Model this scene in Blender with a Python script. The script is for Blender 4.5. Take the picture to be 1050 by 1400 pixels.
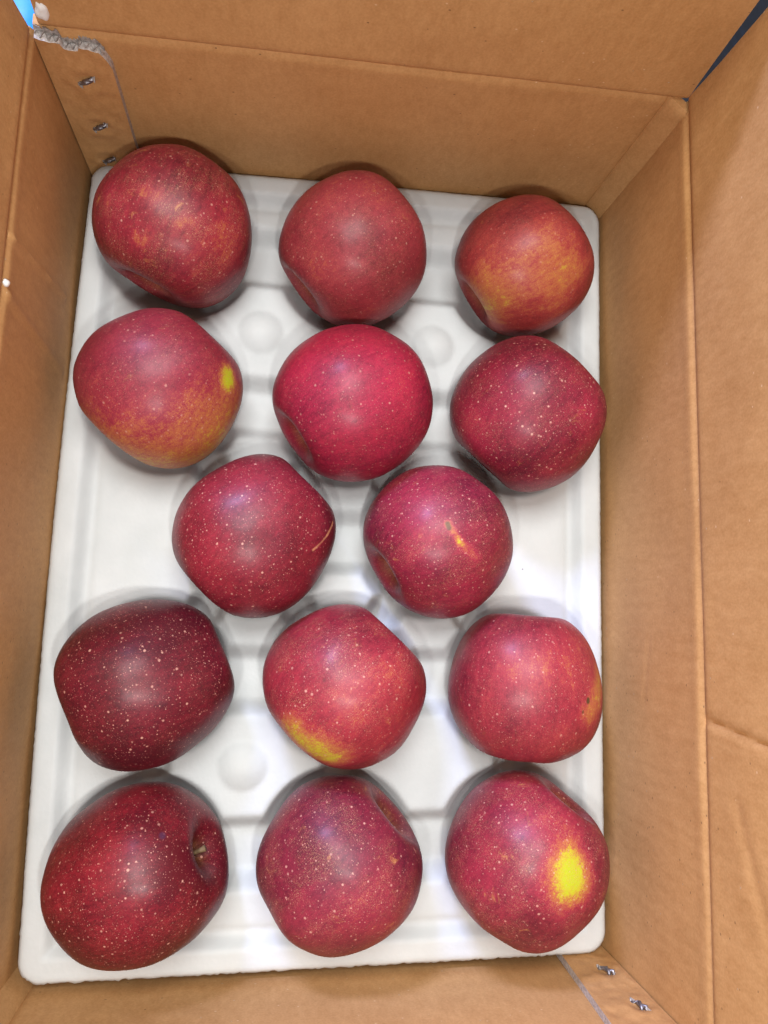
import bpy, bmesh, math, random
from mathutils import Vector, Matrix, Quaternion, noise
from mathutils.bvhtree import BVHTree

for o in list(bpy.data.objects):
    bpy.data.objects.remove(o, do_unlink=True)
scene = bpy.context.scene
COL = scene.collection
MM = 0.001

# ------------------------------------------------------------------ camera
CAM_R = Matrix(((0.9891425, -0.0448127, -0.1399605),
                (0.0256613, 0.9904101, -0.1357547),
                (0.1447018, 0.1306892, 0.9808067)))
CAM_C = Vector((114.613, 181.319, 399.860)) * MM
cam_d = bpy.data.cameras.new('camera')
cam = bpy.data.objects.new('camera', cam_d)
COL.objects.link(cam)
cam.matrix_world = Matrix.Translation(CAM_C) @ CAM_R.to_4x4()
cam_d.sensor_fit = 'VERTICAL'
cam_d.sensor_height = 36.0
cam_d.sensor_width = 27.0
cam_d.lens = 1000.0 / 1400.0 * 36.0
cam_d.clip_start = 0.01
cam_d.clip_end = 50.0
scene.camera = cam

# ------------------------------------------------------------------ world
world = bpy.data.worlds.new('World')
scene.world = world
world.use_nodes = True
bg = world.node_tree.nodes['Background']
bg.inputs['Color'].default_value = (0.90, 0.95, 1.0, 1)
bg.inputs['Strength'].default_value = 0.19

# ------------------------------------------------------------------ lamps
def aim(o, target):
    d = Vector(target) * MM - o.location
    o.rotation_euler = d.to_track_quat('-Z', 'Y').to_euler()

def area_lamp(name, loc, target, sx, sy, power, color):
    l = bpy.data.lights.new(name, 'AREA')
    l.shape = 'RECTANGLE'
    l.size = sx * MM
    l.size_y = sy * MM
    l.energy = power
    l.color = color
    o = bpy.data.objects.new(name, l)
    COL.objects.link(o)
    o.location = Vector(loc) * MM
    aim(o, target)
    return o

def bulb_lamp(name, loc, radius, power, color):
    l = bpy.data.lights.new(name, 'POINT')
    l.shadow_soft_size = radius * MM
    l.energy = power
    l.color = color
    o = bpy.data.objects.new(name, l)
    COL.objects.link(o)
    o.location = Vector(loc) * MM
    return o

bulb_lamp('near_camera_bulb', (150, 66, 432), 14, 3.2, (1.0, 0.98, 0.96))  # unseen lamp just above the camera, inferred from shadows on the back wall
bulb_lamp('near_camera_bulb', (62, 76, 432), 14, 2.0, (1.0, 0.98, 0.96))  # second unseen lamp beside it, for the doubled shadow edges
area_lamp('ceiling_panel', (60, 620, 1050), (150, 215, 0), 560, 420, 13.0, (0.97, 0.99, 1.0))
area_lamp('window_light', (-420, 1450, 1060), (120, 180, 40), 330, 240, 34.0, (0.46, 0.55, 1.0))

# ------------------------------------------------------------------ exposure
scene.view_settings.view_transform = 'Standard'
scene.view_settings.look = 'None'
scene.view_settings.exposure = -0.12
scene.view_settings.gamma = 1.0
scene.view_settings.use_curve_mapping = False
scene.render.engine = 'CYCLES'

# ------------------------------------------------------------------ helpers
def tag(o, label, cat, group=None):
    o['label'] = label
    o['category'] = cat
    if group:
        o['group'] = group
    return o

def empty(name, loc=(0, 0, 0)):
    o = bpy.data.objects.new(name, None)
    o.empty_display_size = 0.02
    COL.objects.link(o)
    o.location = loc
    return o

def mesh_obj(name, verts, faces, mats, parent=None, smooth=True, face_mats=None):
    me = bpy.data.meshes.new(name)
    me.from_pydata([tuple(v) for v in verts], [], faces)
    if not isinstance(mats, (list, tuple)):
        mats = [mats]
    for m in mats:
        me.materials.append(m)
    if face_mats:
        me.polygons.foreach_set('material_index', face_mats)
    if smooth:
        me.polygons.foreach_set('use_smooth', [True] * len(me.polygons))
    me.update()
    o = bpy.data.objects.new(name, me)
    COL.objects.link(o)
    if parent:
        o.parent = parent
    return o

def lerp(a, b, t):
    return a + (b - a) * t

def sstep(a, b, x):
    t = max(0.0, min(1.0, (x - a) / (b - a)))
    return t * t * (3 - 2 * t)

def nz(x, y, z, s=1.0):
    return noise.noise(Vector((x * s, y * s, z * s)))

def tube(points, radii, seg=10, cap=True):
    """rings along a polyline -> verts, faces"""
    V, F = [], []
    n = len(points)
    up = Vector((0.31, 0.17, 0.93))
    for i, p in enumerate(points):
        a = points[max(i - 1, 0)]
        b = points[min(i + 1, n - 1)]
        t = (Vector(b) - Vector(a)).normalized()
        u = t.cross(up).normalized()
        w = t.cross(u)
        for k in range(seg):
            an = 2 * math.pi * k / seg
            V.append(Vector(p) + (u * math.cos(an) + w * math.sin(an)) * radii[i])
    for i in range(n - 1):
        for k in range(seg):
            k2 = (k + 1) % seg
            F.append((i * seg + k, i * seg + k2, (i + 1) * seg + k2, (i + 1) * seg + k))
    if cap:
        F.append(tuple(range(seg))[::-1])
        F.append(tuple((n - 1) * seg + k for k in range(seg)))
    return V, F

# ---- node helper
class NT:
    def __init__(self, name):
        self.m = bpy.data.materials.new(name)
        self.m.use_nodes = True
        self.t = self.m.node_tree
        self.b = self.t.nodes['Principled BSDF']
        self.out = self.t.nodes['Material Output']
        self._tc = None

    def node(self, typ, **kw):
        n = self.t.nodes.new(typ)
        for k, v in kw.items():
            setattr(n, k, v)
        return n

    def put(self, sock, v):
        if hasattr(v, 'is_output') or isinstance(v, bpy.types.NodeSocket):
            self.t.links.new(v, sock)
        else:
            if sock.type == 'RGBA' and len(v) == 3:
                v = (*v, 1)
            sock.default_value = v

    def coord(self):
        if not self._tc:
            self._tc = self.node('ShaderNodeTexCoord')
        return self._tc.outputs['Object']

    def math(self, op, a, b=None, c=None, clamp=False):
        n = self.node('ShaderNodeMath', operation=op, use_clamp=clamp)
        self.put(n.inputs[0], a)
        if b is not None:
            self.put(n.inputs[1], b)
        if c is not None:
            self.put(n.inputs[2], c)
        return n.outputs[0]

    def vm(self, op, a, b=None, scale=None):
        n = self.node('ShaderNodeVectorMath', operation=op)
        self.put(n.inputs[0], a)
        if b is not None:
            self.put(n.inputs[1], b)
        if scale is not None:
            self.put(n.inputs['Scale'], scale)
        return n.outputs['Value'] if op in ('DOT_PRODUCT', 'LENGTH', 'DISTANCE') else n.outputs[0]

    def noise(self, vec, scale, detail=3, rough=0.55, dist=0.0):
        n = self.node('ShaderNodeTexNoise')
        self.put(n.inputs['Vector'], vec)
        n.inputs['Scale'].default_value = scale
        n.inputs['Detail'].default_value = detail
        n.inputs['Roughness'].default_value = rough
        n.inputs['Distortion'].default_value = dist
        return n.outputs['Fac']

    def voro(self, vec, scale, rnd=1.0):
        n = self.node('ShaderNodeTexVoronoi')
        self.put(n.inputs['Vector'], vec)
        n.inputs['Scale'].default_value = scale
        n.inputs['Randomness'].default_value = rnd
        return n.outputs['Distance'], n.outputs['Color']

    def mix(self, fac, a, b, blend='MIX'):
        n = self.node('ShaderNodeMix', data_type='RGBA', blend_type=blend)
        self.put(n.inputs[0], fac)
        self.put(n.inputs[6], a)
        self.put(n.inputs[7], b)
        return n.outputs[2]

    def ramp(self, fac, stops):
        n = self.node('ShaderNodeValToRGB')
        cr = n.color_ramp
        while len(cr.elements) < len(stops):
            cr.elements.new(0.5)
        for e, (p, c) in zip(cr.elements, stops):
            e.position = p
            e.color = (*c, 1) if len(c) == 3 else c
        self.put(n.inputs[0], fac)
        return n.outputs[0]

    def smooth(self, x, lo, hi):
        n = self.node('ShaderNodeMapRange', interpolation_type='SMOOTHSTEP')
        self.put(n.inputs['Value'], x)
        self.put(n.inputs['From Min'], lo)
        self.put(n.inputs['From Max'], hi)
        return n.outputs['Result']

    def bump(self, h, strength, dist, normal=None):
        n = self.node('ShaderNodeBump')
        self.put(n.inputs['Height'], h)
        n.inputs['Strength'].default_value = strength
        n.inputs['Distance'].default_value = dist
        if normal is not None:
            self.put(n.inputs['Normal'], normal)
        return n.outputs[0]

    def set(self, **kw):
        for k, v in kw.items():
            self.put(self.b.inputs[k.replace('_', ' ')], v)
        return self.m

# ------------------------------------------------------------------ materials
def cardboard_material(name, tint=(1, 1, 1), flute_axis=0):
    s = NT(name)
    p = s.coord()
    big = s.noise(p, 9.0, 4, 0.55)
    mid = s.noise(p, 55.0, 4, 0.6)
    fib_v = s.vm('MULTIPLY', p, (300.0, 300.0, 150.0))
    fib = s.noise(fib_v, 1.0, 3, 0.6)
    fine = s.noise(p, 900.0, 2, 0.5)
    v = s.math('ADD', s.math('MULTIPLY', big, 0.32), s.math('MULTIPLY', mid, 0.16))
    v = s.math('ADD', v, s.math('MULTIPLY', fib, 0.26))
    v = s.math('ADD', v, s.math('MULTIPLY', fine, 0.26))
    c0 = tuple(a * b for a, b in zip((0.400, 0.196, 0.066), tint))
    c1 = tuple(a * b for a, b in zip((0.640, 0.365, 0.155), tint))
    col = s.ramp(v, [(0.30, c0), (0.70, c1)])
    # fibre specks: pale slivers and dark bark bits
    d, cc = s.voro(s.vm('MULTIPLY', p, (1.0, 1.0, 1.6)), 150.0)
    rnd = s.node('ShaderNodeSeparateColor')
    s.put(rnd.inputs[0], cc)
    dark = s.math('MULTIPLY', s.math('LESS_THAN', d, 0.085), s.math('GREATER_THAN', rnd.outputs[0], 0.80))
    pale = s.math('MULTIPLY', s.math('LESS_THAN', d, 0.075), s.math('GREATER_THAN', rnd.outputs[1], 0.78))
    col = s.mix(s.math('MULTIPLY', dark, 0.55), col, (0.07, 0.035, 0.02))
    col = s.mix(s.math('MULTIPLY', pale, 0.50), col, (0.78, 0.60, 0.40))
    # faint flute washboard under the liner
    w = s.node('ShaderNodeTexWave', wave_type='BANDS', bands_direction='XYZ'[0] if flute_axis == 0 else 'Y')
    s.put(w.inputs['Vector'], p)
    w.inputs['Scale'].default_value = 40.0
    w.inputs['Distortion'].default_value = 0.6
    h = s.math('ADD', s.math('MULTIPLY', w.outputs['Fac'], 0.7), s.math('MULTIPLY', fib, 0.5))
    h = s.math('ADD', h, s.math('MULTIPLY', mid, 0.6))
    nrm = s.bump(h, 0.20, 0.0005)
    return s.set(Base_Color=col, Roughness=s.math('ADD', 0.58, s.math('MULTIPLY', mid, 0.14)), Normal=nrm,
                 **{'Specular IOR Level': 0.30})

M_CARD_X = cardboard_material('kraft_cardboard', flute_axis=0)
M_CARD_Y = cardboard_material('kraft_cardboard_turned', flute_axis=1)

def edge_material():
    s = NT('cut_cardboard_edge')
    p = s.coord()
    n = s.noise(p, 700.0, 3, 0.6)
    col = s.ramp(n, [(0.3, (0.30, 0.26, 0.23)), (0.62, (0.58, 0.53, 0.50))])
    return s.set(Base_Color=col, Roughness=0.85, Normal=s.bump(n, 0.5, 0.0004))
M_EDGE = edge_material()

def torn_material():
    s = NT('torn_grey_corrugation')
    p = s.coord()
    n = s.noise(p, 500.0, 3, 0.6)
    col = s.ramp(n, [(0.3, (0.16, 0.135, 0.12)), (0.65, (0.46, 0.43, 0.41))])
    return s.set(Base_Color=col, Roughness=0.85, Normal=s.bump(n, 0.6, 0.0005))
M_TORN = torn_material()

def tray_material():
    s = NT('white_foam')
    p = s.coord()
    d, _ = s.voro(p, 420.0)
    n = s.noise(p, 30.0, 4, 0.55)
    n2 = s.noise(p, 160.0, 3, 0.55)
    col = s.ramp(n, [(0.3, (0.52, 0.54, 0.53)), (0.7, (0.60, 0.615, 0.605))])
    ds, dc = s.voro(p, 70.0)
    sp = s.node('ShaderNodeSeparateColor')
    s.put(sp.inputs[0], dc)
    speck = s.math('MULTIPLY', s.math('LESS_THAN', ds, 0.035), s.math('GREATER_THAN', sp.outputs[0], 0.72))
    col = s.mix(s.math('MULTIPLY', speck, 0.6), col, (0.16, 0.12, 0.09))
    h = s.math('ADD', s.math('MULTIPLY', d, 0.35), s.math('ADD', s.math('MULTIPLY', n, 1.6), s.math('MULTIPLY', n2, 0.5)))
    nrm = s.bump(h, 0.22, 0.0007)
    return s.set(Base_Color=col, Roughness=s.math('ADD', 0.50, s.math('MULTIPLY', n2, 0.12)), Normal=nrm,
                 Subsurface_Weight=0.0, **{'Specular IOR Level': 0.28})
M_TRAY = tray_material()

def plain(name, col, rough=0.6, metal=0.0, nscale=200.0, nd=0.0004, var=0.25):
    s = NT(name)
    n = s.noise(s.coord(), nscale, 4, 0.6)
    c = s.ramp(n, [(0.25, tuple(max(0, x * (1 - var)) for x in col)), (0.75, tuple(min(1, x * (1 + var)) for x in col))])
    return s.set(Base_Color=c, Roughness=rough, Metallic=metal, Normal=s.bump(n, 0.4, nd))

M_STAPLE = plain('staple_steel', (0.26, 0.25, 0.27), 0.40, 0.8, 900.0)
M_STEM = plain('apple_stem', (0.16, 0.10, 0.045), 0.75, 0, 600.0)
M_CALYX = plain('dried_calyx', (0.060, 0.040, 0.026), 0.85, 0, 900.0)
M_WHITE = plain('plain_white', (0.80, 0.80, 0.78), 0.6, 0, 150.0, 0.001, 0.08)
M_BLUE = plain('blue_plastic', (0.015, 0.30, 0.75), 0.45, 0, 40.0, 0.001, 0.2)
M_GROUND = plain('dark_concrete', (0.045, 0.045, 0.05), 0.85, 0, 60.0, 0.002, 0.35)

def striped_material():
    s = NT('striped_navy_cloth')
    p = s.coord()
    sx = s.node('ShaderNodeSeparateXYZ')
    s.put(sx.inputs[0], p)
    a = s.math('ADD', sx.outputs[0], s.math('MULTIPLY', sx.outputs[1], 0.35))
    w = s.math('FRACT', s.math('MULTIPLY', a, 90.0))
    band = s.math('MULTIPLY', s.smooth(w, 0.45, 0.55), s.math('SUBTRACT', 1.0, s.smooth(w, 0.9, 1.0)))
    n = s.noise(p, 300.0, 3)
    col = s.mix(band, (0.0008, 0.001, 0.0018), (0.0025, 0.006, 0.012))
    col = s.mix(s.smooth(s.noise(p, 60.0, 3), 0.4, 0.6), col, (0.0008, 0.001, 0.0018))
    return s.set(Base_Color=col, Roughness=0.8, Normal=s.bump(n, 0.4, 0.0006))
M_STRIPE = striped_material()

# ------------------------------------------------------------------ ground
GROUND_Z = -37.0
gv, gf = [], []
N = 30
for j in range(N + 1):
    for i in range(N + 1):
        x, y = lerp(-2500, 2500, i / N), lerp(-2500, 2500, j / N)
        gv.append(Vector((x, y, GROUND_Z + 0.6 * nz(x, y, 0, 0.004))) * MM)
for j in range(N):
    for i in range(N):
        a = j * (N + 1) + i
        gf.append((a, a + 1, a + N + 2, a + N + 1))
g = mesh_obj('floor', gv, gf, M_GROUND)
g['kind'] = 'structure'

# ------------------------------------------------------------------ box
# inside corners at tray level (mm)
C_FL, C_FR, C_BR, C_BL = Vector((-5.5, -6)), Vector((302.0, -3.0)), Vector((304.5, 436.5)), Vector((-2.0, 430.5))
Z_FLOOR, Z_CREASE = -31.0, 92.5
box = empty('cardboard_box', (0.15, 0.21, GROUND_Z * MM))
BOX_OFF = Vector((0.15, 0.21, GROUND_Z * MM))
tag(box, 'open brown corrugated cardboard box holding the tray of red apples', 'cardboard box')

def box_part(name, verts, faces, mats, parent=None, smooth=True, face_mats=None):
    if parent is None:
        parent = box
    return mesh_obj(name, [v - BOX_OFF for v in verts], faces, mats, parent, smooth, face_mats)

def slab(name, fn, nu, nv, thick, mats, parent=None, rag=None):
    """closed sheet: fn(u,v)->(inner point mm, outward normal); edges get material 1"""
    V, F, FM = [], [], []
    for j in range(nv + 1):
        for i in range(nu + 1):
            p, n = fn(i / nu, j / nv)
            V.append(p * MM)
    off = len(V)
    for j in range(nv + 1):
        for i in range(nu + 1):
            p, n = fn(i / nu, j / nv)
            V.append((p + n * thick) * MM)
    w = nu + 1
    for j in range(nv):
        for i in range(nu):
            a = j * w + i
            F.append((a, a + 1, a + w + 1, a + w)); FM.append(0)
            F.append((off + a, off + a + w, off + a + w + 1, off + a + 1)); FM.append(0)
    for i in range(nu):
        a = i
        F.append((a, off + a, off + a + 1, a + 1)); FM.append(1)
        a = nv * w + i
        F.append((a, a + 1, off + a + 1, off + a)); FM.append(1)
    for j in range(nv):
        a = j * w
        F.append((a, a + w, off + a + w, off + a)); FM.append(1)
        a = j * w + nu
        F.append((a, off + a, off + a + w, a + w)); FM.append(1)
    o = box_part(name, V, F, mats, parent, True, FM)
    me = o.data
    try:
        me.set_sharp_from_angle(angle=math.radians(50))
    except Exception:
        pass
    return o

BOARD = 5.0

def wall(A, B, seed, mat, groove=None, wave=1.0, lines=(), chamf=(0, 0)):
    """vertical panel from corner A to B (2D, inside on the left when walking A->B)"""
    d = (B - A)
    L = d.length
    d = d / L
    out = Vector((d.y, -d.x, 0))       # outward
    def fn(u, v):
        z = lerp(Z_FLOOR - 4, Z_CREASE, v)
        s = u * L
        q = A + d * s
        bulge = wave * (0.9 * nz(s, z, seed, 0.011) + 0.35 * nz(s, z, seed + 9, 0.035))
        edge = min(1.0, min(s, L - s) / 14.0)
        off = bulge * edge
        off += 1.2 * math.exp(-((Z_CREASE - z) / 1.2) ** 2)        # score line at the fold
        off -= 0.25 * math.exp(-((Z_CREASE - 5.0 - z) / 3.5) ** 2)
        if chamf[0] and s < chamf[0]:
            off -= (chamf[0] - s) * 0.80
        if chamf[1] and L - s < chamf[1]:
            off -= (chamf[1] - (L - s)) * 0.55
        if chamf[0]:
            off += 1.5 * math.exp(-((s - chamf[0]) / 1.0) ** 2)
        if chamf[1]:
            off += 1.0 * math.exp(-((L - s - chamf[1]) / 0.8) ** 2)
        for (s0, z0, s1, z1, dep, wd) in lines:
            ax, az = s - s0, z - z0
            bx, bz = s1 - s0, z1 - z0
            t = max(0, min(1, (ax * bx + az * bz) / (bx * bx + bz * bz)))
            dist = math.hypot(ax - t * bx, az - t * bz)
            off += dep * math.exp(-(dist / wd) ** 2)
        return Vector((q.x, q.y, z)) + out * off, out
    return fn, L, out, d

def flap(A, B, lean, height, seed, bend=0.0, inset=(0.5, 0.5), lines=(), taper=(0.0, 0.0)):
    d = (B - A)
    L = d.length
    d = d / L
    out = Vector((d.y, -d.x, 0))
    ln = math.radians(lean)
    def fn(u, v):
        h = v * height
        i0 = inset[0] + taper[0] * h
        i1 = inset[1] + taper[1] * h
        s = lerp(i0, L - i1, u)
        q = A + d * s
        off = 1.2 * math.exp(-(h / 1.2) ** 2) + 1.2 * nz(s, h, seed, 0.012) * min(1, h / 25.0) \
            + 0.4 * nz(s, h, seed + 5, 0.03) * min(1, h / 10.0)
        off -= 0.15 * math.exp(-((h - 5) / 3.5) ** 2)
        for (s0, z0, s1, z1, dep, wd) in lines:
            ax, az = s - s0, h - z0
            bx, bz = s1 - s0, z1 - z0
            t = max(0, min(1, (ax * bx + az * bz) / (bx * bx + bz * bz)))
            dist = math.hypot(ax - t * bx, az - t * bz)
            off += dep * math.exp(-(dist / wd) ** 2)
        x = math.sin(ln) * h + bend * (h / height) ** 2 * 20 + off
        z = Z_CREASE + math.cos(ln) * h
        return Vector((q.x, q.y, z)) + out * x, out
    return fn

def grid_n(L, step):
    return max(4, int(L / step))

# A->B with the inside on the left: front (left->right), right (front->back), back (right->left), left (back->front)
SIDES = [
    ('front', C_FL, C_FR, 1.0, M_CARD_X, dict(chamf=(9, 0)), 75.0, ()),
    ('right', C_FR, C_BR, 2.0, M_CARD_Y, dict(wave=1.3, lines=((140, 40, 175, 46, 0.3, 1.2),)), 1.9,
     ((141, 3, 133, 70, 1.8, 1.5), (60, 40, 110, 22, 0.5, 3.0))),
    ('back', C_BR, C_BL, 3.0, M_CARD_X, dict(chamf=(9, 0)), 2.6, ()),
    ('left', C_BL, C_FL, 4.0, M_CARD_Y, dict(lines=((97, 92, 90, 15, -1.5, 1.7), (122, 88, 128, 8, -1.2, 1.9))), 6.0, ()),
]
for nm, A, B, seed, mat, kw, lean, fl in SIDES:
    fn, L, out, d = wall(A, B, seed, mat, **kw)
    w_ = slab('wall_panel', fn, grid_n(L, 2.2), grid_n(124, 2.0), BOARD, [mat, mat])
    tp = {'back': (0.02, 0.03), 'right': (0.0, 0.0), 'left': (0.0, 0.0), 'front': (0.0, 0.0)}[nm]
    ins = {'back': (0.0, 3.0), 'right': (1.0, 0.0), 'left': (3.0, 1.0), 'front': (1.0, 1.0)}[nm]
    ff = flap(A, B, lean, {'back': 82.0, 'front': 70.0}.get(nm, 150.0), seed + 20, inset=ins, lines=fl, taper=tp)
    slab('flap', ff, grid_n(L, 1.7 if nm == 'right' else 3.0), grid_n(150, 2.0), BOARD, [mat, M_EDGE])

# bottom panel
def bottom_fn(u, v):
    a = C_FL.lerp(C_FR, u)
    b = C_BL.lerp(C_BR, u)
    p = a.lerp(b, v)
    return Vector((p.x, p.y, Z_FLOOR)), Vector((0, 0, -1))
slab('bottom_panel', bottom_fn, 24, 30, BOARD, [M_CARD_X, M_EDGE])

# glued and stapled joint tabs
def make_tab(A, B, s_lo, s_hi, top_fn, seed, staples, slant, mat):
    """tab lying on the inside of the wall A->B between distances s_lo..s_hi from A"""
    d = (B - A)
    L = d.length
    d = d / L
    inn = Vector((-d.y, d.x, 0))
    def fn(u, v):
        s = lerp(s_lo, s_hi, u)
        ztop = top_fn(u)
        z = lerp(Z_FLOOR + 1, ztop, v)
        s += slant(u, z)
        th = 4.6
        w = 0.55 * nz(s, z, seed, 0.09) + 0.35 * nz(s, z, seed + 3, 0.2)
        for (ss, sz, ang) in staples:
            dd = math.hypot(s - ss, z - sz)
            w -= 1.1 * math.exp(-(dd / 4.5) ** 2)
            w += 0.5 * math.exp(-((dd - 7.0) / 3.0) ** 2)
        ed = min(1.0, min(u, 1 - u) * (s_hi - s_lo) / 2.5)
        q = A + d * s
        return Vector((q.x, q.y, z)) + inn * (th + w * ed - (1 - ed) * 0.3), -inn
    t = slab('joint_tab', fn, 30, 80, 4.3, [mat, M_EDGE])
    rng = random.Random(int(seed))
    for (ss, sz, ang) in staples:
        u = (ss - s_lo) / (s_hi - s_lo)
        q = A + d * ss
        base = Vector((q.x, q.y, sz)) + inn * 3.9
        ax = (d * math.cos(ang)).to_3d() + Vector((0, 0, math.sin(ang)))
        pts = [base - ax * 4.6 - inn * 2.0, base - ax * 4.1 + inn * 0.7, base - ax * 1.2 + inn * (1.2 + rng.random() * 0.4),
               base + ax * 0.7 + inn * 0.9, base + ax * 3.4 + inn * (1.4 + rng.random() * 0.3), base + ax * 4.4 - inn * 1.8]
        V, F = tube([p * MM for p in pts], [1.05 * MM] * 6, 8)
        st = box_part('staple', V, F, M_STAPLE, t)
        st.matrix_parent_inverse = Matrix.Identity(4)
        # second bent leg
        ax2 = (d * math.cos(ang + 0.5)).to_3d() + Vector((0, 0, math.sin(ang + 0.5)))
        pts = [base + ax2 * 2.6 - inn * 1.5, base + ax2 * 2.0 + inn * 0.9, base - ax2 * 0.2 + inn * 2.0, base - ax2 * 1.6 + inn * 1.0]
        V2, F2 = tube([p * MM for p in pts], [0.9 * MM] * 4, 8)
        # torn paper flecks round the holes
        st2 = box_part('staple', V2, F2, M_STAPLE, t)
        V, F = [], []
        for k in range(5):
            a = rng.random() * 6.28
            e = (1 if k % 2 else -1)
            c = base + ax * (4.0 * e + rng.uniform(-0.5, 0.6)) + inn * 1.0 + Vector((0, 0, rng.uniform(-0.7, 0.7)))
            r = rng.uniform(0.8, 1.7)
            i0 = len(V)
            V += [(c + d.to_3d() * r * math.cos(a)) * MM, (c + d.to_3d() * r * math.cos(a + 2) + Vector((0, 0, r))) * MM,
                  (c - d.to_3d() * r * 0.7 + Vector((0, 0, -r * 0.6)) + inn * r) * MM, (c + inn * (-1.2)) * MM]
            F += [(i0, i0 + 1, i0 + 2), (i0, i0 + 2, i0 + 3), (i0 + 1, i0 + 3, i0 + 2), (i0, i0 + 3, i0 + 1)]
        box_part('torn_fleck', V, F, M_TORN, t, False)
    return t

# tab in the far corner; back wall runs right->left so distance from C_BR
LB = (C_BL - C_BR).length
def back_top(u):      # u=1 is the corner with the left wall
    x = (1 - u)
    base = lerp(91.0, 86.0, x) + 1.3 * nz(u * 9, 1.3, 0) + (-2.5 if 0.35 < x < 0.6 else 0)
    return base - 10.0 * max(0, (x - 0.86) / 0.14) ** 1.5
tab1 = make_tab(C_BR, C_BL, LB - 30.5, LB - 0.5, back_top, 7.0,
                [(LB - 17.0, 67.5, 2.5), (LB - 15.5, 34.0, 2.5), (LB - 14.0, 5.5, 2.5)], lambda u, z: 0.0, M_CARD_X)
# torn open corrugation along its top edge
inn = Vector((0, -1, 0))
V, F = [], []
d_b = (C_BL - C_BR).normalized()
rng = random.Random(5)
n = 120
for i in range(n + 1):
    u = i / n
    s = lerp(LB - 28.5, LB - 0.8, u)
    q = C_BR + d_b * s
    zt = back_top((s - (LB - 30.5)) / 30.0)
    wv = math.sin(u * 2 * math.pi * 9 + 0.7 * nz(u * 8, 2, 1))
    yy = 2.1 + 1.25 * wv
    rag = 0.9 + 1.1 * nz(u * 22, 4, 4)
    for k, (dz, dy) in enumerate(((-4, 0), (rag, 0.2 * wv), (rag - 0.1, 0.45 + 0.2 * wv), (-4, 0.45))):
        V.append(Vector((q.x, q.y - yy - dy, zt + dz)) * MM)
for i in range(n):
    for k in range(4):
        a, b = i * 4 + k, i * 4 + (k + 1) % 4
        F.append((a, b, b + 4, a + 4))
box_part('torn_corrugation', V, F, M_TORN, tab1, False)
# ragged back liner of the same tear
V, F = [], []
for i in range(n + 1):
    u = i / n
    s = lerp(LB - 28.5, LB - 0.8, u)
    q = C_BR + d_b * s
    zt = back_top((s - (LB - 30.5)) / 30.0)
    rag = 2.6 + 2.4 * nz(u * 14, 9, 4) + 1.2 * nz(u * 40, 9, 4)
    V += [Vector((q.x, q.y - 0.25, zt - 4)) * MM, Vector((q.x, q.y - 0.4, zt + rag)) * MM,
          Vector((q.x, q.y - 0.8, zt + rag)) * MM, Vector((q.x, q.y - 0.7, zt - 4)) * MM]
for i in range(n):
    for k in range(4):
        a, b = i * 4 + k, i * 4 + (k + 1) % 4
        F.append((a, b, b + 4, a + 4))
box_part('torn_liner', V, F, M_TORN, tab1, False)

# tab in the near corner on the front wall (left->right, distance from C_FL)
LF = (C_FR - C_FL).length
tab2 = make_tab(C_FL, C_FR, LF - 27.0, LF - 0.5, lambda u: 90.0, 13.0,
                [(LF - 10.5, 16.0, 0.9), (LF - 10.0, 50.0, 1.1)], lambda u, z: -(1 - u) * z * 0.05, M_CARD_X)

# small uneven white lump at the split corner
V, F = [], []
cc = Vector((4.5, 433.0, 101.0))
nu, nv = 28, 18
for j in range(nv + 1):
    for i in range(nu):
        th = math.pi * j / nv
        ph = 2 * math.pi * i / nu
        r = 4.6 * (1 + 0.25 * nz(math.cos(ph) * 1.6, math.sin(ph) * 1.6, th * 1.4))
        V.append((cc + Vector((0.75 * r * math.sin(th) * math.cos(ph), 0.8 * r * math.sin(th) * math.sin(ph), 1.1 * r * math.cos(th)))) * MM)
for j in range(nv):
    for i in range(nu):
        a, b = j * nu + i, j * nu + (i + 1) % nu
        F.append((a, a + nu, b + nu, b))
box_part('white_lump', V, F, M_WHITE)

# foam bead stuck to the wall
V, F = [], []
cc = Vector((-2.6, 313.0, 91.0))
for j in range(9):
    for i in range(14):
        th, ph = math.pi * j / 8, 2 * math.pi * i / 14
        r = 1.7 * (1 + 0.2 * nz(math.cos(ph), math.sin(ph), th))
        V.append((cc + Vector((0.8 * r * math.sin(th) * math.cos(ph), r * math.sin(th) * math.sin(ph), 1.15 * r * math.cos(th)))) * MM)
for j in range(8):
    for i in range(14):
        a, b = j * 14 + i, j * 14 + (i + 1) % 14
        F.append((a, a + 14, b + 14, b))
box_part('foam_bead', V, F, M_WHITE)

# ------------------------------------------------------------------ apples
PROFILE = [(0.0, 0.42), (0.04, 0.43), (0.085, 0.50), (0.14, 0.62), (0.21, 0.735), (0.305, 0.82), (0.43, 0.85), (0.58, 0.795),
           (0.735, 0.67), (0.87, 0.48), (0.965, 0.24), (1.0, 0.0), (0.985, -0.22), (0.92, -0.45), (0.81, -0.64), (0.67, -0.775),
           (0.52, -0.855), (0.37, -0.87), (0.25, -0.82), (0.155, -0.74), (0.07, -0.70), (0.0, -0.69)]

def catmull(pts, t):
    n = len(pts) - 1
    f = min(t * n, n - 1e-6)
    i = int(f)
    f -= i
    p0, p1, p2, p3 = pts[max(i - 1, 0)], pts[i], pts[i + 1], pts[min(i + 2, n)]
    r = []
    for k in (0, 1):
        a, b, c, e = p0[k], p1[k], p2[k], p3[k]
        r.append(0.5 * (2 * b + (c - a) * f + (2 * a - 5 * b + 4 * c - e) * f * f + (3 * b - a - 3 * c + e) * f ** 3))
    return r

NT_, NP_ = 112, 84

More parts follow.
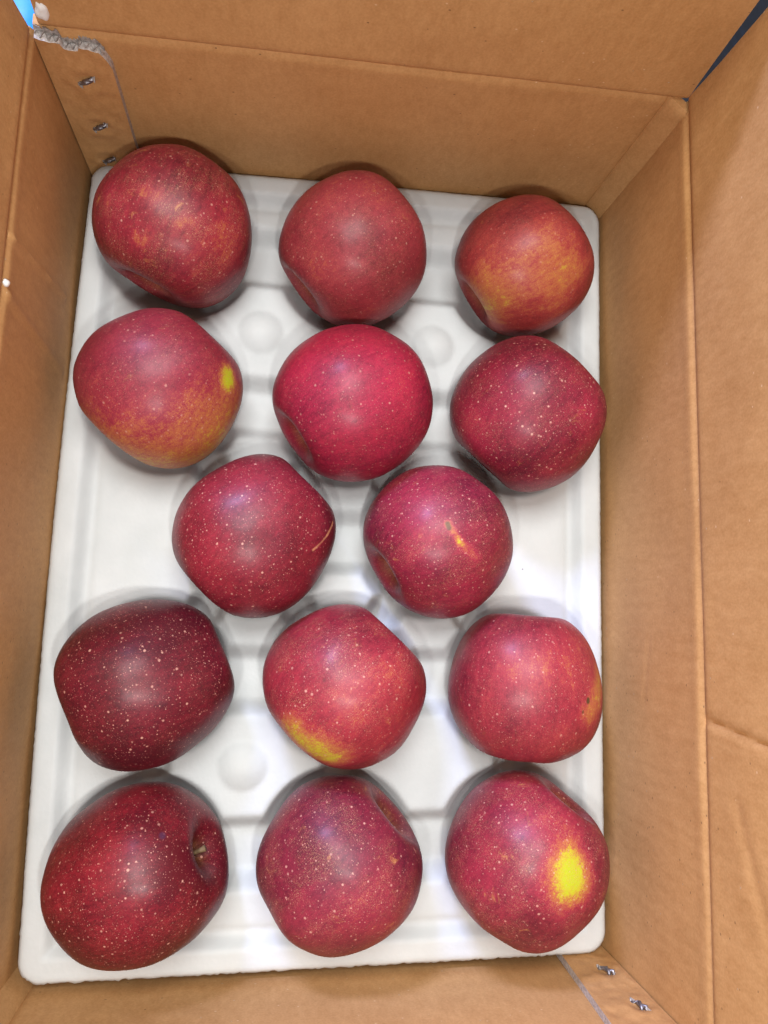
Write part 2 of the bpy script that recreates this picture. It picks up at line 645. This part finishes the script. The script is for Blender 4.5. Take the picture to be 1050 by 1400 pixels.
def apple_surface(R, tall, cone, seed, lop, cav=1.12):
    V = []
    rng = random.Random(seed)
    ph5 = rng.random() * 6.28
    ox = rng.random() * 50
    for j in range(NP_ + 1):
        t = j / NP_
        r, z = catmull(PROFILE, t)
        r = max(r, 0.0)
        if z > 0 and r < 0.43:
            z = 0.85 - (0.85 - z) * cav
        for i in range(NT_):
            a = 2 * math.pi * i / NT_
            k = 1.0 - cone * 0.5 * sstep(0.5, -0.95, z) + cone * 0.12 * sstep(-0.2, 0.8, z)
            lobe = 1.0 + 0.020 * math.cos(5 * a + ph5) * sstep(0.3, -0.9, z) + 0.012 * math.cos(5 * a + ph5) * sstep(0.2, 0.9, z) \
                + 0.014 * math.cos(2 * a + ph5 * 1.7) + 0.008 * math.cos(3 * a + ph5 * 0.6)
            rr = r * k * lobe
            x, y = rr * math.cos(a), rr * math.sin(a)
            zz = z * tall
            zz += lop * x * 0.12 * sstep(-0.2, 0.7, z) + lop * 0.07 * x * sstep(0.0, -0.8, z)
            n1 = noise.noise(Vector((x * 1.1 + ox, y * 1.1, zz * 1.1)))
            n2 = noise.noise(Vector((x * 2.6 + ox, y * 2.6 + 7, zz * 2.6)))
            m = 1.0 + 0.030 * n1 + 0.012 * n2
            V.append(Vector((x * m, y * m, zz * m)) * R * MM)
    return V

def apple_faces():
    F = []
    for j in range(NP_):
        for i in range(NT_):
            a, b = j * NT_ + i, j * NT_ + (i + 1) % NT_
            F.append((a, a + NT_, b + NT_, b))
    return F
AF = apple_faces()

def img_ray(u, v):
    return (CAM_R @ Vector(((u - 525) / 1000.0, -(v - 700) / 1000.0, -1.0))).normalized()

def orient(center, sd, spin):
    """rotation whose local +z is the stem direction given as (right, up, towards viewer) as seen at `center`"""
    back = (CAM_C - center).normalized()
    right = (CAM_R @ Vector((1, 0, 0)))
    right = (right - back * right.dot(back)).normalized()
    up = back.cross(right)
    z = (right * sd[0] + up * sd[1] + back * sd[2]).normalized()
    q = Vector((0, 0, 1)).rotation_difference(z)
    return (q.to_matrix() @ Matrix.Rotation(spin, 3, 'Z'))

def apple_material(idx, R, bias, mid, deep, spots, len_amt, russet, rough, streak=0.5, rr0=0.33, orange=(0.42, 0.13, 0.042), blot=0.5):
    s = NT('apple_skin')
    p = s.vm('SCALE', s.coord(), scale=1.0 / (R * MM))
    po = s.vm('ADD', p, (idx * 7.3, idx * 3.1, idx * 5.7))
    sx = s.node('ShaderNodeSeparateXYZ')
    s.put(sx.inputs[0], p)
    flat = s.vm('MULTIPLY', p, (1, 1, 0))
    nrm2 = s.vm('NORMALIZE', flat)
    cz = s.node('ShaderNodeCombineXYZ')
    s.put(cz.inputs[2], s.math('MULTIPLY', sx.outputs[2], 0.22))
    sv = s.vm('ADD', s.vm('ADD', nrm2, cz.outputs[0]), (idx * 1.7, 0, 0))
    st = s.noise(sv, 9.0, 5, 0.65)
    st2 = s.noise(sv, 34.0, 3, 0.6)
    bl = s.noise(po, 1.25, 3, 0.5)
    mot = s.noise(po, 16.0, 5, 0.65)
    mot2 = s.noise(po, 62.0, 3, 0.6)
    cov = s.math('ADD', bias, s.math('MULTIPLY', s.math('SUBTRACT', bl, 0.5), 1.5 * blot))
    cov = s.math('ADD', cov, s.math('MULTIPLY', s.math('SUBTRACT', st, 0.5), 0.75 * streak))
    cov = s.math('ADD', cov, s.math('MULTIPLY', s.math('SUBTRACT', st2, 0.5), 0.50 * streak))
    cov = s.math('ADD', cov, s.math('MULTIPLY', s.math('SUBTRACT', mot, 0.5), 0.40))
    cov = s.math('ADD', cov, s.math('MULTIPLY', s.math('SUBTRACT', mot2, 0.5), 0.42))
    wob = s.math('SUBTRACT', s.math('ADD', s.math('MULTIPLY', mot, 0.55), s.math('MULTIPLY', mot2, 0.45)), 0.5)
    over = []
    for sp in spots:
        a, b, rad, amt, soft = sp[:5]
        pa = s.vm('SUBTRACT', p, tuple(a))
        ab = Vector(b) - Vector(a)
        if ab.length > 1e-4:
            t = s.math('DIVIDE', s.vm('DOT_PRODUCT', pa, tuple(ab)), ab.length_squared, clamp=True)
            pa = s.vm('SUBTRACT', pa, s.vm('SCALE', tuple(ab), scale=t))
        dd = s.vm('LENGTH', pa)
        dd = s.math('ADD', dd, s.math('MULTIPLY', wob, 0.45 * rad))
        f = s.smooth(dd, rad * (1 + soft), rad * max(0.0, 1 - soft))
        if len(sp) > 5:
            over.append((f, sp[5], amt))
        else:
            cov = s.math('SUBTRACT', cov, s.math('MULTIPLY', f, amt))
    col = s.ramp(cov, [(0.0, (0.42, 0.46, 0.015)), (0.16, (0.46, 0.38, 0.02)), (0.34, orange), (0.58, mid),
                       (0.98, deep)])
    # russet in and around the stem cavity
    rr = s.vm('LENGTH', flat)
    cav = s.math('ADD', rr, s.math('MULTIPLY', wob, 0.22))
    cavm = s.math('MULTIPLY', s.smooth(cav, rr0, rr0 - 0.19), s.math('GREATER_THAN', sx.outputs[2], 0.0))
    col = s.mix(s.math('MULTIPLY', cavm, 0.7), col, s.mix(s.smooth(st2, 0.35, 0.65), (0.07, 0.030, 0.012), (0.28, 0.15, 0.045)))
    cal = s.math('MULTIPLY', s.smooth(rr, 0.26, 0.10), s.math('LESS_THAN', sx.outputs[2], 0.0))
    col = s.mix(s.math('MULTIPLY', cal, 0.7), col, (0.22, 0.10, 0.04))
    # russet net
    if russet > 0:
        rn = s.noise(po, 5.5, 8, 0.78, 0.6)
        rm = s.math('MULTIPLY', s.smooth(rn, 0.60 - 0.03 * russet, 0.70), s.smooth(s.noise(po, 2.2, 2), 0.40, 0.62))
        col = s.mix(s.math('MULTIPLY', rm, min(1.0, 0.75 * russet)), col, (0.46, 0.19, 0.06))
        fn_ = s.noise(po, 95.0, 3, 0.7)
        fm = s.math('MULTIPLY', s.smooth(fn_, 0.52, 0.66), s.smooth(s.noise(po, 3.0, 3), 0.38, 0.62))
        col = s.mix(s.math('MULTIPLY', fm, min(1.0, 0.55 * russet)), col, (0.52, 0.27, 0.13))
    # lenticels: scattered larger dots, then a fine dusting
    h = None
    for (scl, lo, hi, keep, strength, c) in ((13.0, 0.10, 0.27, 0.15, 0.9, (0.58, 0.29, 0.22)),
                                             (26.0, 0.09, 0.29, 0.15, 0.85, (0.60, 0.27, 0.20)),
                                             (50.0, 0.10, 0.36, 0.15, 0.60, (0.55, 0.20, 0.16))):
        d, cc = s.voro(po, scl)
        rc = s.node('ShaderNodeSeparateColor')
        s.put(rc.inputs[0], cc)
        size = s.math('ADD', lo, s.math('MULTIPLY', s.math('POWER', rc.outputs[1], 1.6), hi - lo))
        dn = s.math('ADD', d, s.math('MULTIPLY', s.math('SUBTRACT', mot2, 0.5), 0.10))
        msk = s.smooth(dn, size, s.math('MULTIPLY', size, 0.45))
        msk = s.math('MULTIPLY', msk, s.math('GREATER_THAN', rc.outputs[0], keep))
        msk = s.math('MULTIPLY', msk, s.math('ADD', 0.45, s.math('MULTIPLY', rc.outputs[2], 0.55)))
        col = s.mix(s.math('MULTIPLY', msk, min(1.0, strength * len_amt), clamp=True), col, c)
        if h is None:
            h = msk
    for f, c, amt in over:
        col = s.mix(s.math('MULTIPLY', f, amt), col, c)
    nrm = s.bump(mot, 0.14, 0.0012)
    rgh = s.math('ADD', rough + 0.03, s.math('MULTIPLY', mot, 0.14))
    return s.set(Base_Color=col, Roughness=rgh, Normal=nrm, **{'Specular IOR Level': 0.30, 'Coat Weight': 0.16, 'Coat Roughness': 0.30})

# per apple: centre (mm), R, tall, cone, seed, lop, stem direction (right, up, viewer), spin
# then skin: bias, mid, deep, spots [(u,v,u2,v2,radius px-equiv in R,amount,softness[,colour])], lenticels, russet, roughness
RED = (0.34, 0.030, 0.034)
DEEP = (0.150, 0.008, 0.016)
PINK = (0.42, 0.030, 0.052)
APPLES = [
 dict(c=(52.1, 383.6, 16.8), R=42.6, tall=0.97, cone=0.24, seed=1, lop=.5, sd=(-0.5, -0.85, 0.3), spin=.4,
      bias=.74, mid=(0.286, 0.0208, 0.0347), deep=(0.08, 0.00417, 0.0109), len=.75, rus=1.1, rough=.42, streak=.6,
      spots=[(318, 290, 312, 330, .20, .16, 1.0), (200, 262, 215, 268, .09, .20, 1.0), (185, 325, 192, 330, .07, .18, 1.0), (245, 305, 258, 300, .06, .20, 1.0)],
      label='large dark red apple with orange russet flecks in the stapled far corner'),
 dict(c=(148.3, 380.2, 15.4), R=40.8, tall=1.03, cone=0.08, seed=2, lop=.2, sd=(-0.8, -0.55, 0.24), spin=1.4,
      bias=.70, mid=(.30, .033, .044), deep=(0.0896, 0.00714, 0.0121), len=.6, rus=.5, rough=.44, streak=.3,
      spots=[(430, 320, 440, 350, .40, .10, 1.0)],
      label='dull brownish red apple in the middle of the row along the far wall'),
 dict(c=(246.8, 380.6, 15.2), R=38.9, tall=1.02, cone=0.1, seed=3, lop=.2, sd=(-0.82, -0.55, 0.25), spin=2.0,
      bias=.72, mid=(0.312, 0.036, 0.0339), deep=(0.101, 0.00774, 0.0133), len=.4, rus=.4, rough=.42, streak=.5,
      spots=[(670, 415, 760, 360, .44, .36, 1.0)],
      label='smallest apple, red with a broad orange cheek, in the far right corner'),
 dict(c=(50.4, 294.8, 16.3), R=42.3, tall=0.98, cone=0.24, seed=4, lop=.3, sd=(-0.7, -0.7, 0), spin=.8,
      bias=.72, mid=(0.278, 0.024, 0.0414), deep=(0.0832, 0.00476, 0.0169), len=.6, rus=.4, rough=.42, streak=.35,
      spots=[(312, 512, 312, 518, .12, .5, .8), (150, 615, 300, 600, .64, .42, 1.0)],
      blot=.15,
      label='purple red apple with orange lower half and a small yellow green spot'),
 dict(c=(150.4, 291.9, 17.7), R=42.1, tall=1.04, cone=0.12, seed=5, lop=.2, sd=(-0.86, -0.5, 0.36), spin=.2,
      bias=.76, mid=(0.4, 0.0176, 0.0514), deep=(0.125, 0.00476, 0.0205), len=.65, rus=.2, rough=.40, streak=.4,
      spots=[(560, 520, 540, 540, .35, .06, 1.0)],
      label='bright pinkish red apple with open stem hollow, centre of the second row'),
 dict(c=(248.1, 292.4, 16.8), R=42.1, tall=1.02, cone=0.06, seed=6, lop=.3, sd=(-0.64, -0.76, 0.12), spin=1.0,
      bias=.82, mid=(0.329, 0.0201, 0.0438), deep=(0.101, 0.00476, 0.0157), len=1.1, rus=.6, rough=.42, streak=.35,
      spots=[(640, 590, 650, 610, .26, .12, 1.0)],
      label='speckled crimson apple touching the right hand box wall below the smallest apple'),
 dict(c=(102.6, 219, 15.7), R=41, tall=1.06, cone=0.22, seed=7, lop=.3, sd=(-0.7, -0.7, 0), spin=.3,
      bias=.85, mid=(0.295, 0.0184, 0.0347), deep=(0.092, 0.00417, 0.0121), len=1.0, rus=.15, rough=.38, streak=.35,
      spots=[(455, 714, 447, 732, .016, .8, .6, (.55, .24, .12)), (447, 732, 428, 752, .014, .7, .6, (.55, .24, .12)), (300, 790, 290, 770, .3, .14, .9)],
      label='glossy crimson apple with a thin scratch at its right tip'),
 dict(c=(198.2, 219.8, 15.7), R=41.2, tall=0.97, cone=0.08, seed=8, lop=.2, sd=(-0.84, -0.5, 0.36), spin=.9,
      bias=.78, mid=(0.312, 0.0201, 0.0468), deep=(0.092, 0.00476, 0.0169), len=1.0, rus=.7, rough=.40, streak=.45,
      spots=[(612, 716, 630, 742, .045, .32, .8), (628, 742, 650, 760, .06, .25, .9), (612, 716, 614, 722, .028, .8, .5, (.07, .05, .02))],
      label='purplish red apple with a short yellow scar, right one of the row of two'),
 dict(c=(52.9, 144.1, 15.8), R=41.2, tall=1.07, cone=0.18, seed=9, lop=.2, sd=(-0.92, -0.38, 0), spin=.5,
      bias=.90, mid=(0.235, 0.0137, 0.0272), deep=(0.0685, 0.00357, 0.00967), len=1.0, rus=.15, rough=.40, streak=.3,
      spots=[],
      label='very dark maroon apple with pale dots beside the left wall'),
 dict(c=(151.3, 143.7, 18), R=42.4, tall=0.96, cone=0.1, seed=10, lop=.3, sd=(-0.7, -0.68, -0.05), spin=1.2,
      bias=.72, mid=(0.321, 0.024, 0.0377), deep=(0.0976, 0.00595, 0.0146), len=.9, rus=.9, rough=.40, streak=.4,
      spots=[(400, 1000, 450, 1035, .22, .50, .9), (495, 910, 530, 930, .20, .14, 1.0), (470, 955, 480, 970, .2, .13, .9),
             (443, 930, 443, 930, .022, .5, .5, (.10, .02, .02))],
      label='red apple with a yellow patch at its lower left, centre of the fourth row'),
 dict(c=(246.2, 144.6, 17.5), R=41.3, tall=1.03, cone=0.14, seed=11, lop=.2, sd=(-0.1, -0.95, -0.1), spin=.6,
      bias=.72, mid=(0.321, 0.0272, 0.0408), deep=(0.107, 0.00595, 0.0157), len=.85, rus=.4, rough=.42, streak=.5,
      spots=[(820, 930, 806, 975, .15, .34, 1.0), (680, 930, 770, 900, .28, .12, 1.0),
             (804, 957, 804, 959, .03, .9, .4, (.06, .045, .015)), (797, 973, 797, 974, .018, .7, .4, (.08, .05, .02))],
      label='apple with a yellow right edge bearing a dark speck, beside the right wall'),
 dict(c=(54.7, 54.7, 15.6), R=40.9, tall=1.06, cone=0.14, seed=12, lop=.2, sd=(0.80, 0.26, 0.48), spin=.0, cav=.66, stem=11.0, rr0=.22,
      bias=.92, mid=(0.304, 0.0152, 0.0287), deep=(0.0896, 0.00357, 0.00967), len=1.15, rus=.2, rough=.38, streak=.35,
      spots=[(222, 1142, 222, 1143, .035, .85, .5, (.07, .02, .05)), (150, 1200, 180, 1240, .4, .10, .9)],
      label='largest deep red apple with its stem and hollow facing up, near left corner'),
 dict(c=(151.9, 57, 14.6), R=41.2, tall=1, cone=0.18, seed=13, lop=.3, sd=(0.76, 0.66, 0.26), spin=.5,
      bias=.82, mid=(0.269, 0.0225, 0.0423), deep=(0.0864, 0.00595, 0.0181), len=1.0, rus=1.0, rough=.40, streak=.4,
      spots=[(450, 1275, 520, 1260, .35, .14, .9)],
      label='dusty purplish apple freckled with tan dots, middle of the nearest row'),
 dict(c=(247.7, 59.2, 17.7), R=41.9, tall=1, cone=0.08, seed=14, lop=.2, sd=(0.66, 0.74, 0.22), spin=1.3,
      bias=.76, mid=(0.312, 0.0233, 0.0438), deep=(0.0976, 0.00595, 0.0169), len=.9, rus=.9, rough=.40, streak=.4,
      spots=[(780, 1198, 780, 1202, .25, .80, 1.0), (770, 1140, 740, 1130, .25, .16, .9)],
      label='red apple with a round bright yellow spot, in the near right corner'),
]

APPLE_BVH = []
def build_apple(idx, a):
    R = a['R']
    center = Vector(a['c']) * MM
    V = apple_surface(R, a['tall'], a['cone'], a['seed'], a['lop'], a.get('cav', 1.12))
    rot = orient(center, Vector(a['sd']).normalized(), a['spin'])
    root = empty('apple', center)
    root.rotation_euler = rot.to_euler()
    rot = root.rotation_euler.to_matrix()
    tag(root, a['label'], 'apple', 'red apples packed in the white tray')
    bvh = BVHTree.FromPolygons(V, AF)
    inv = rot.transposed()
    lo = inv @ (CAM_C - center)
    def surf(u, v):
        d = inv @ img_ray(u, v)
        h = bvh.ray_cast(lo, d)[0]
        if h is None:
            h = bvh.find_nearest(lo + d * (lo.length))[0]
        return h / (R * MM)
    spots = []
    for sp in a['spots']:
        spots.append((surf(sp[0], sp[1]), surf(sp[2], sp[3])) + tuple(sp[4:]))
    mat = apple_material(idx + 1, R, a['bias'], a['mid'], a['deep'], spots, a['len'], a['rus'], a['rough'], a['streak'], rr0=a.get('rr0', 0.33), blot=a.get('blot', 0.4))
    body = mesh_obj('body', V, AF, mat, root)
    rng = random.Random(a['seed'])
    # stem
    k = rng.uniform(0.8, 1.15)
    bz = (0.85 - 0.43 * a.get('cav', 1.12)) * a['tall'] * R
    lx, ly = rng.uniform(-2.5, 2.5), rng.uniform(-2.5, 2.5)
    ln = a.get('stem', 12.0) * k
    pts = [Vector((0, 0, bz - 1.5)), Vector((lx * .2, ly * .2, bz + ln * .35)), Vector((lx * .6, ly * .6, bz + ln * .7)), Vector((lx, ly, bz + ln))]
    sv, sf = tube([p * MM for p in pts], [1.3 * MM, 1.0 * MM, 1.0 * MM, 1.6 * MM], 10)
    mesh_obj('stem', sv, sf, M_STEM, root)
    # calyx: five little dried sepals folded together
    cv, cf = [], []
    cz = -0.69 * a['tall'] * R
    for q in range(5):
        an = q * 2 * math.pi / 5 + 0.3
        i0 = len(cv)
        for (rad, hgt, wd) in ((3.6, 0.4, 1.5), (2.6, -1.6, 1.7), (1.2, -3.8, 1.1), (0.4, -5.2, 0.3)):
            ca, sa = math.cos(an), math.sin(an)
            for sgn in (-1, 1):
                cv.append(Vector((rad * ca - sgn * wd * sa, rad * sa + sgn * wd * ca, cz + hgt)) * MM)
                cv.append(Vector(((rad - .5) * ca - sgn * wd * sa, (rad - .5) * sa + sgn * wd * ca, cz + hgt)) * MM)
        for r in range(3):
            b = i0 + r * 4
            for (m0, m1) in ((0, 2), (2, 3), (3, 1), (1, 0)):
                cf.append((b + m0, b + m1, b + 4 + m1, b + 4 + m0))
        cf.append((i0, i0 + 1, i0 + 3, i0 + 2))
        cf.append((i0 + 12, i0 + 14, i0 + 15, i0 + 13))
    mesh_obj('calyx', cv, cf, M_CALYX, root)
    # world-space hull for the tray to be moulded round
    W = [center + rot @ v for v in V]
    APPLE_BVH.append((center, BVHTree.FromPolygons(W, AF), W))
    return root

for i, a in enumerate(APPLES):
    build_apple(i, a)

# ------------------------------------------------------------------ foam tray
T_FL, T_FR, T_BR, T_BL = Vector((-1.2, -1.6)), Vector((299.0, 2.4)), Vector((301.8, 433.6)), Vector((1.8, 427.6))
ROWS = [[0, 1, 2], [3, 4, 5], [6, 7], [8, 9, 10], [11, 12, 13]]
PK = {i: Vector(APPLES[i]['c'][:2]) for i in range(14)}
LINKS = []
for r in ROWS:
    LINKS += list(zip(r[:-1], r[1:]))
LINKS += [(0, 3), (1, 4), (2, 5), (8, 11), (9, 12), (10, 13), (3, 6), (4, 6), (4, 7), (5, 7), (6, 8), (6, 9), (7, 9), (7, 10)]
NUBS = [Vector((99.0, 337.0)), Vector((198.5, 336.5)), Vector((101.0, 99.5))]

def seg_dist(p, a, b):
    ab = b - a
    t = max(0, min(1, (p - a).dot(ab) / ab.length_squared))
    return (p - a - ab * t).length, t

def tray_h(p, de):
    rim = 0.0
    plateau = -4.6 + 0.5 * nz(p.x, p.y, 2, 0.03)
    h = lerp(rim, plateau, sstep(10.5, 16.5, de))
    h -= 1.4 * math.exp(-((de - 18.5) / 2.2) ** 2)          # moulded crease inside the rim
    if de < 3.0:
        h -= 1.6 * (1 - de / 3.0) ** 2
    # troughs linking neighbouring cups
    tr = 0.0
    for (i, j) in LINKS:
        dd, t = seg_dist(p, PK[i], PK[j])
        if dd < 26:
            horiz = abs(PK[i].y - PK[j].y) < 12
            wdt = (9, 20) if horiz else (4, 12)
            tr = max(tr, (10.5 if horiz else 9.5) * (1 - sstep(wdt[0], wdt[1], dd)))
    h -= tr * sstep(6, 14, de)
    # cups
    for i in range(14):
        dd = (p - PK[i]).length
        Rp = APPLES[i]['R'] + 6.0
        cz = APPLES[i]['c'][2] + 1.0
        if dd < Rp:
            hc = cz - math.sqrt(Rp * Rp - dd * dd)
            k = 3.0
            m = max(k - abs(h - hc), 0) / k
            h = min(h, hc) - m * m * k * 0.25
    for q in NUBS:
        dd = (p - q).length
        if dd < 13.0:
            h += 4.5 * (1 - (dd / 13.0) ** 2)
    return h

tray_w, tray_l = 300.0, 431.0
NX, NY = 190, 272
RC = 11.0
rows_v, V, F = [], [], []
def tray_point(u, v):
    # rounded-corner remap of the unit square edge
    x, y = u * tray_w, v * tray_l
    return x, y
Hs = []
for j in range(NY + 1):
    for i in range(NX + 1):
        # denser toward edges not needed; clamp into rounded rectangle
        x, y = i / NX * tray_w, j / NY * tray_l
        cx = min(max(x, RC), tray_w - RC)
        cy = min(max(y, RC), tray_l - RC)
        dx, dy = x - cx, y - cy
        if dx and dy:
            m = max(abs(dx), abs(dy))
            ln = math.hypot(dx, dy)
            x, y = cx + dx * m / ln, cy + dy * m / ln
        dx, dy = x - cx, y - cy
        de = (RC - math.hypot(dx, dy)) if (dx or dy) else min(x, y, tray_w - x, tray_l - y)
        u, v = x / tray_w, y / tray_l
        p = T_FL.lerp(T_FR, u).lerp(T_BL.lerp(T_BR, u), v)
        p.x -= 3.2 * math.sin(math.pi * v) * (1 - u)          # left side bows outward
        p.x -= 0.8 * math.sin(math.pi * v) * u
        p.y += 1.2 * math.sin(math.pi * u) * v
        rag = 1 - sstep(0.0, 1.4, de)
        if rag > 0:                                           # rough trimmed edge
            near = 1.0 if v < 0.1 else 0.45
            k = (0.55 * nz(p.x, p.y, 0, 0.35) + 0.45 * nz(p.x, p.y, 5, 0.9)) * near * rag
            n2 = (p - Vector((150, 215))).normalized()
            if v < 0.05: n2 = Vector((0, -1))
            p = p + n2 * k
        h = tray_h(p, de)
        V.append(Vector((p.x, p.y, h)))
# keep the foam clear of every apple
for q in V:
    for (cw, bvh, W) in APPLE_BVH:
        c = cw / MM
        if (q.xy - c.xy).length < 60:
            hit = bvh.ray_cast(Vector((q.x, q.y, -200)) * MM, Vector((0, 0, 1)))[0]
            if hit is not None and hit.z / MM - 0.25 < q.z:
                q.z = hit.z / MM - 0.25
ZMIN = min(q.z for q in V)
off = len(V)
TH = 2.6
V2 = [Vector((q.x, q.y, q.z - TH)) for q in V]
VV = [q * MM for q in V + V2]
w = NX + 1
for j in range(NY):
    for i in range(NX):
        a = j * w + i
        F.append((a, a + 1, a + w + 1, a + w))
        F.append((off + a, off + a + w, off + a + w + 1, off + a + 1))
for i in range(NX):
    F.append((i, off + i, off + i + 1, i + 1))
    a = NY * w + i
    F.append((a, a + 1, off + a + 1, off + a))
for j in range(NY):
    a = j * w
    F.append((a, a + w, off + a + w, off + a))
    a = j * w + NX
    F.append((a, off + a, off + a + w, a + w))
tray = mesh_obj('apple_tray', VV, F, M_TRAY)
tray.data.set_sharp_from_angle(angle=math.radians(60))
tag(tray, 'white moulded foam tray with cups under the apples', 'tray')
print('tray lowest', ZMIN - TH)

# ------------------------------------------------------------------ what shows through the corner gaps
def cloth(name, cx, cy, sx, sy, z0, hgt, mat, seed):
    V, F = [], []
    n = 40
    for lay in (0, 1):
        for j in range(n + 1):
            for i in range(n + 1):
                u, v = i / n, j / n
                x = cx + (u - .5) * sx + 4 * nz(v * 4, seed, 0)
                y = cy + (v - .5) * sy + 4 * nz(u * 4, seed, 3)
                ed = min(1, min(u, v, 1 - u, 1 - v) * 8)
                z = z0 + (hgt * ed * (0.75 + 0.25 * nz(x, y, seed, 0.02)) + 3 if lay else 0)
                V.append(Vector((x, y, z)) * MM)
    m = (n + 1) ** 2
    w = n + 1
    for j in range(n):
        for i in range(n):
            a = j * w + i
            F.append((a, a + w, a + w + 1, a + 1))
            F.append((m + a, m + a + 1, m + a + w + 1, m + a + w))
    for i in range(n):
        F.append((i, i + 1, m + i + 1, m + i))
        a = n * w + i
        F.append((a, m + a, m + a + 1, a + 1))
        a = i * w
        F.append((a, m + a, m + a + w, a + w))
        a = i * w + n
        F.append((a, a + w, m + a + w, m + a))
    return mesh_obj(name, V, F, mat)

c1 = cloth('folded_tarpaulin', -130, 560, 230, 220, GROUND_Z + 1, 30, M_BLUE, 3.0)
tag(c1, 'bright blue plastic sheet glimpsed outside the far left box corner', 'tarpaulin')
c2 = cloth('folded_cloth', 500, 600, 330, 300, GROUND_Z + 1, 26, M_STRIPE, 8.0)
tag(c2, 'dark navy striped cloth glimpsed through the far right corner gap', 'cloth')
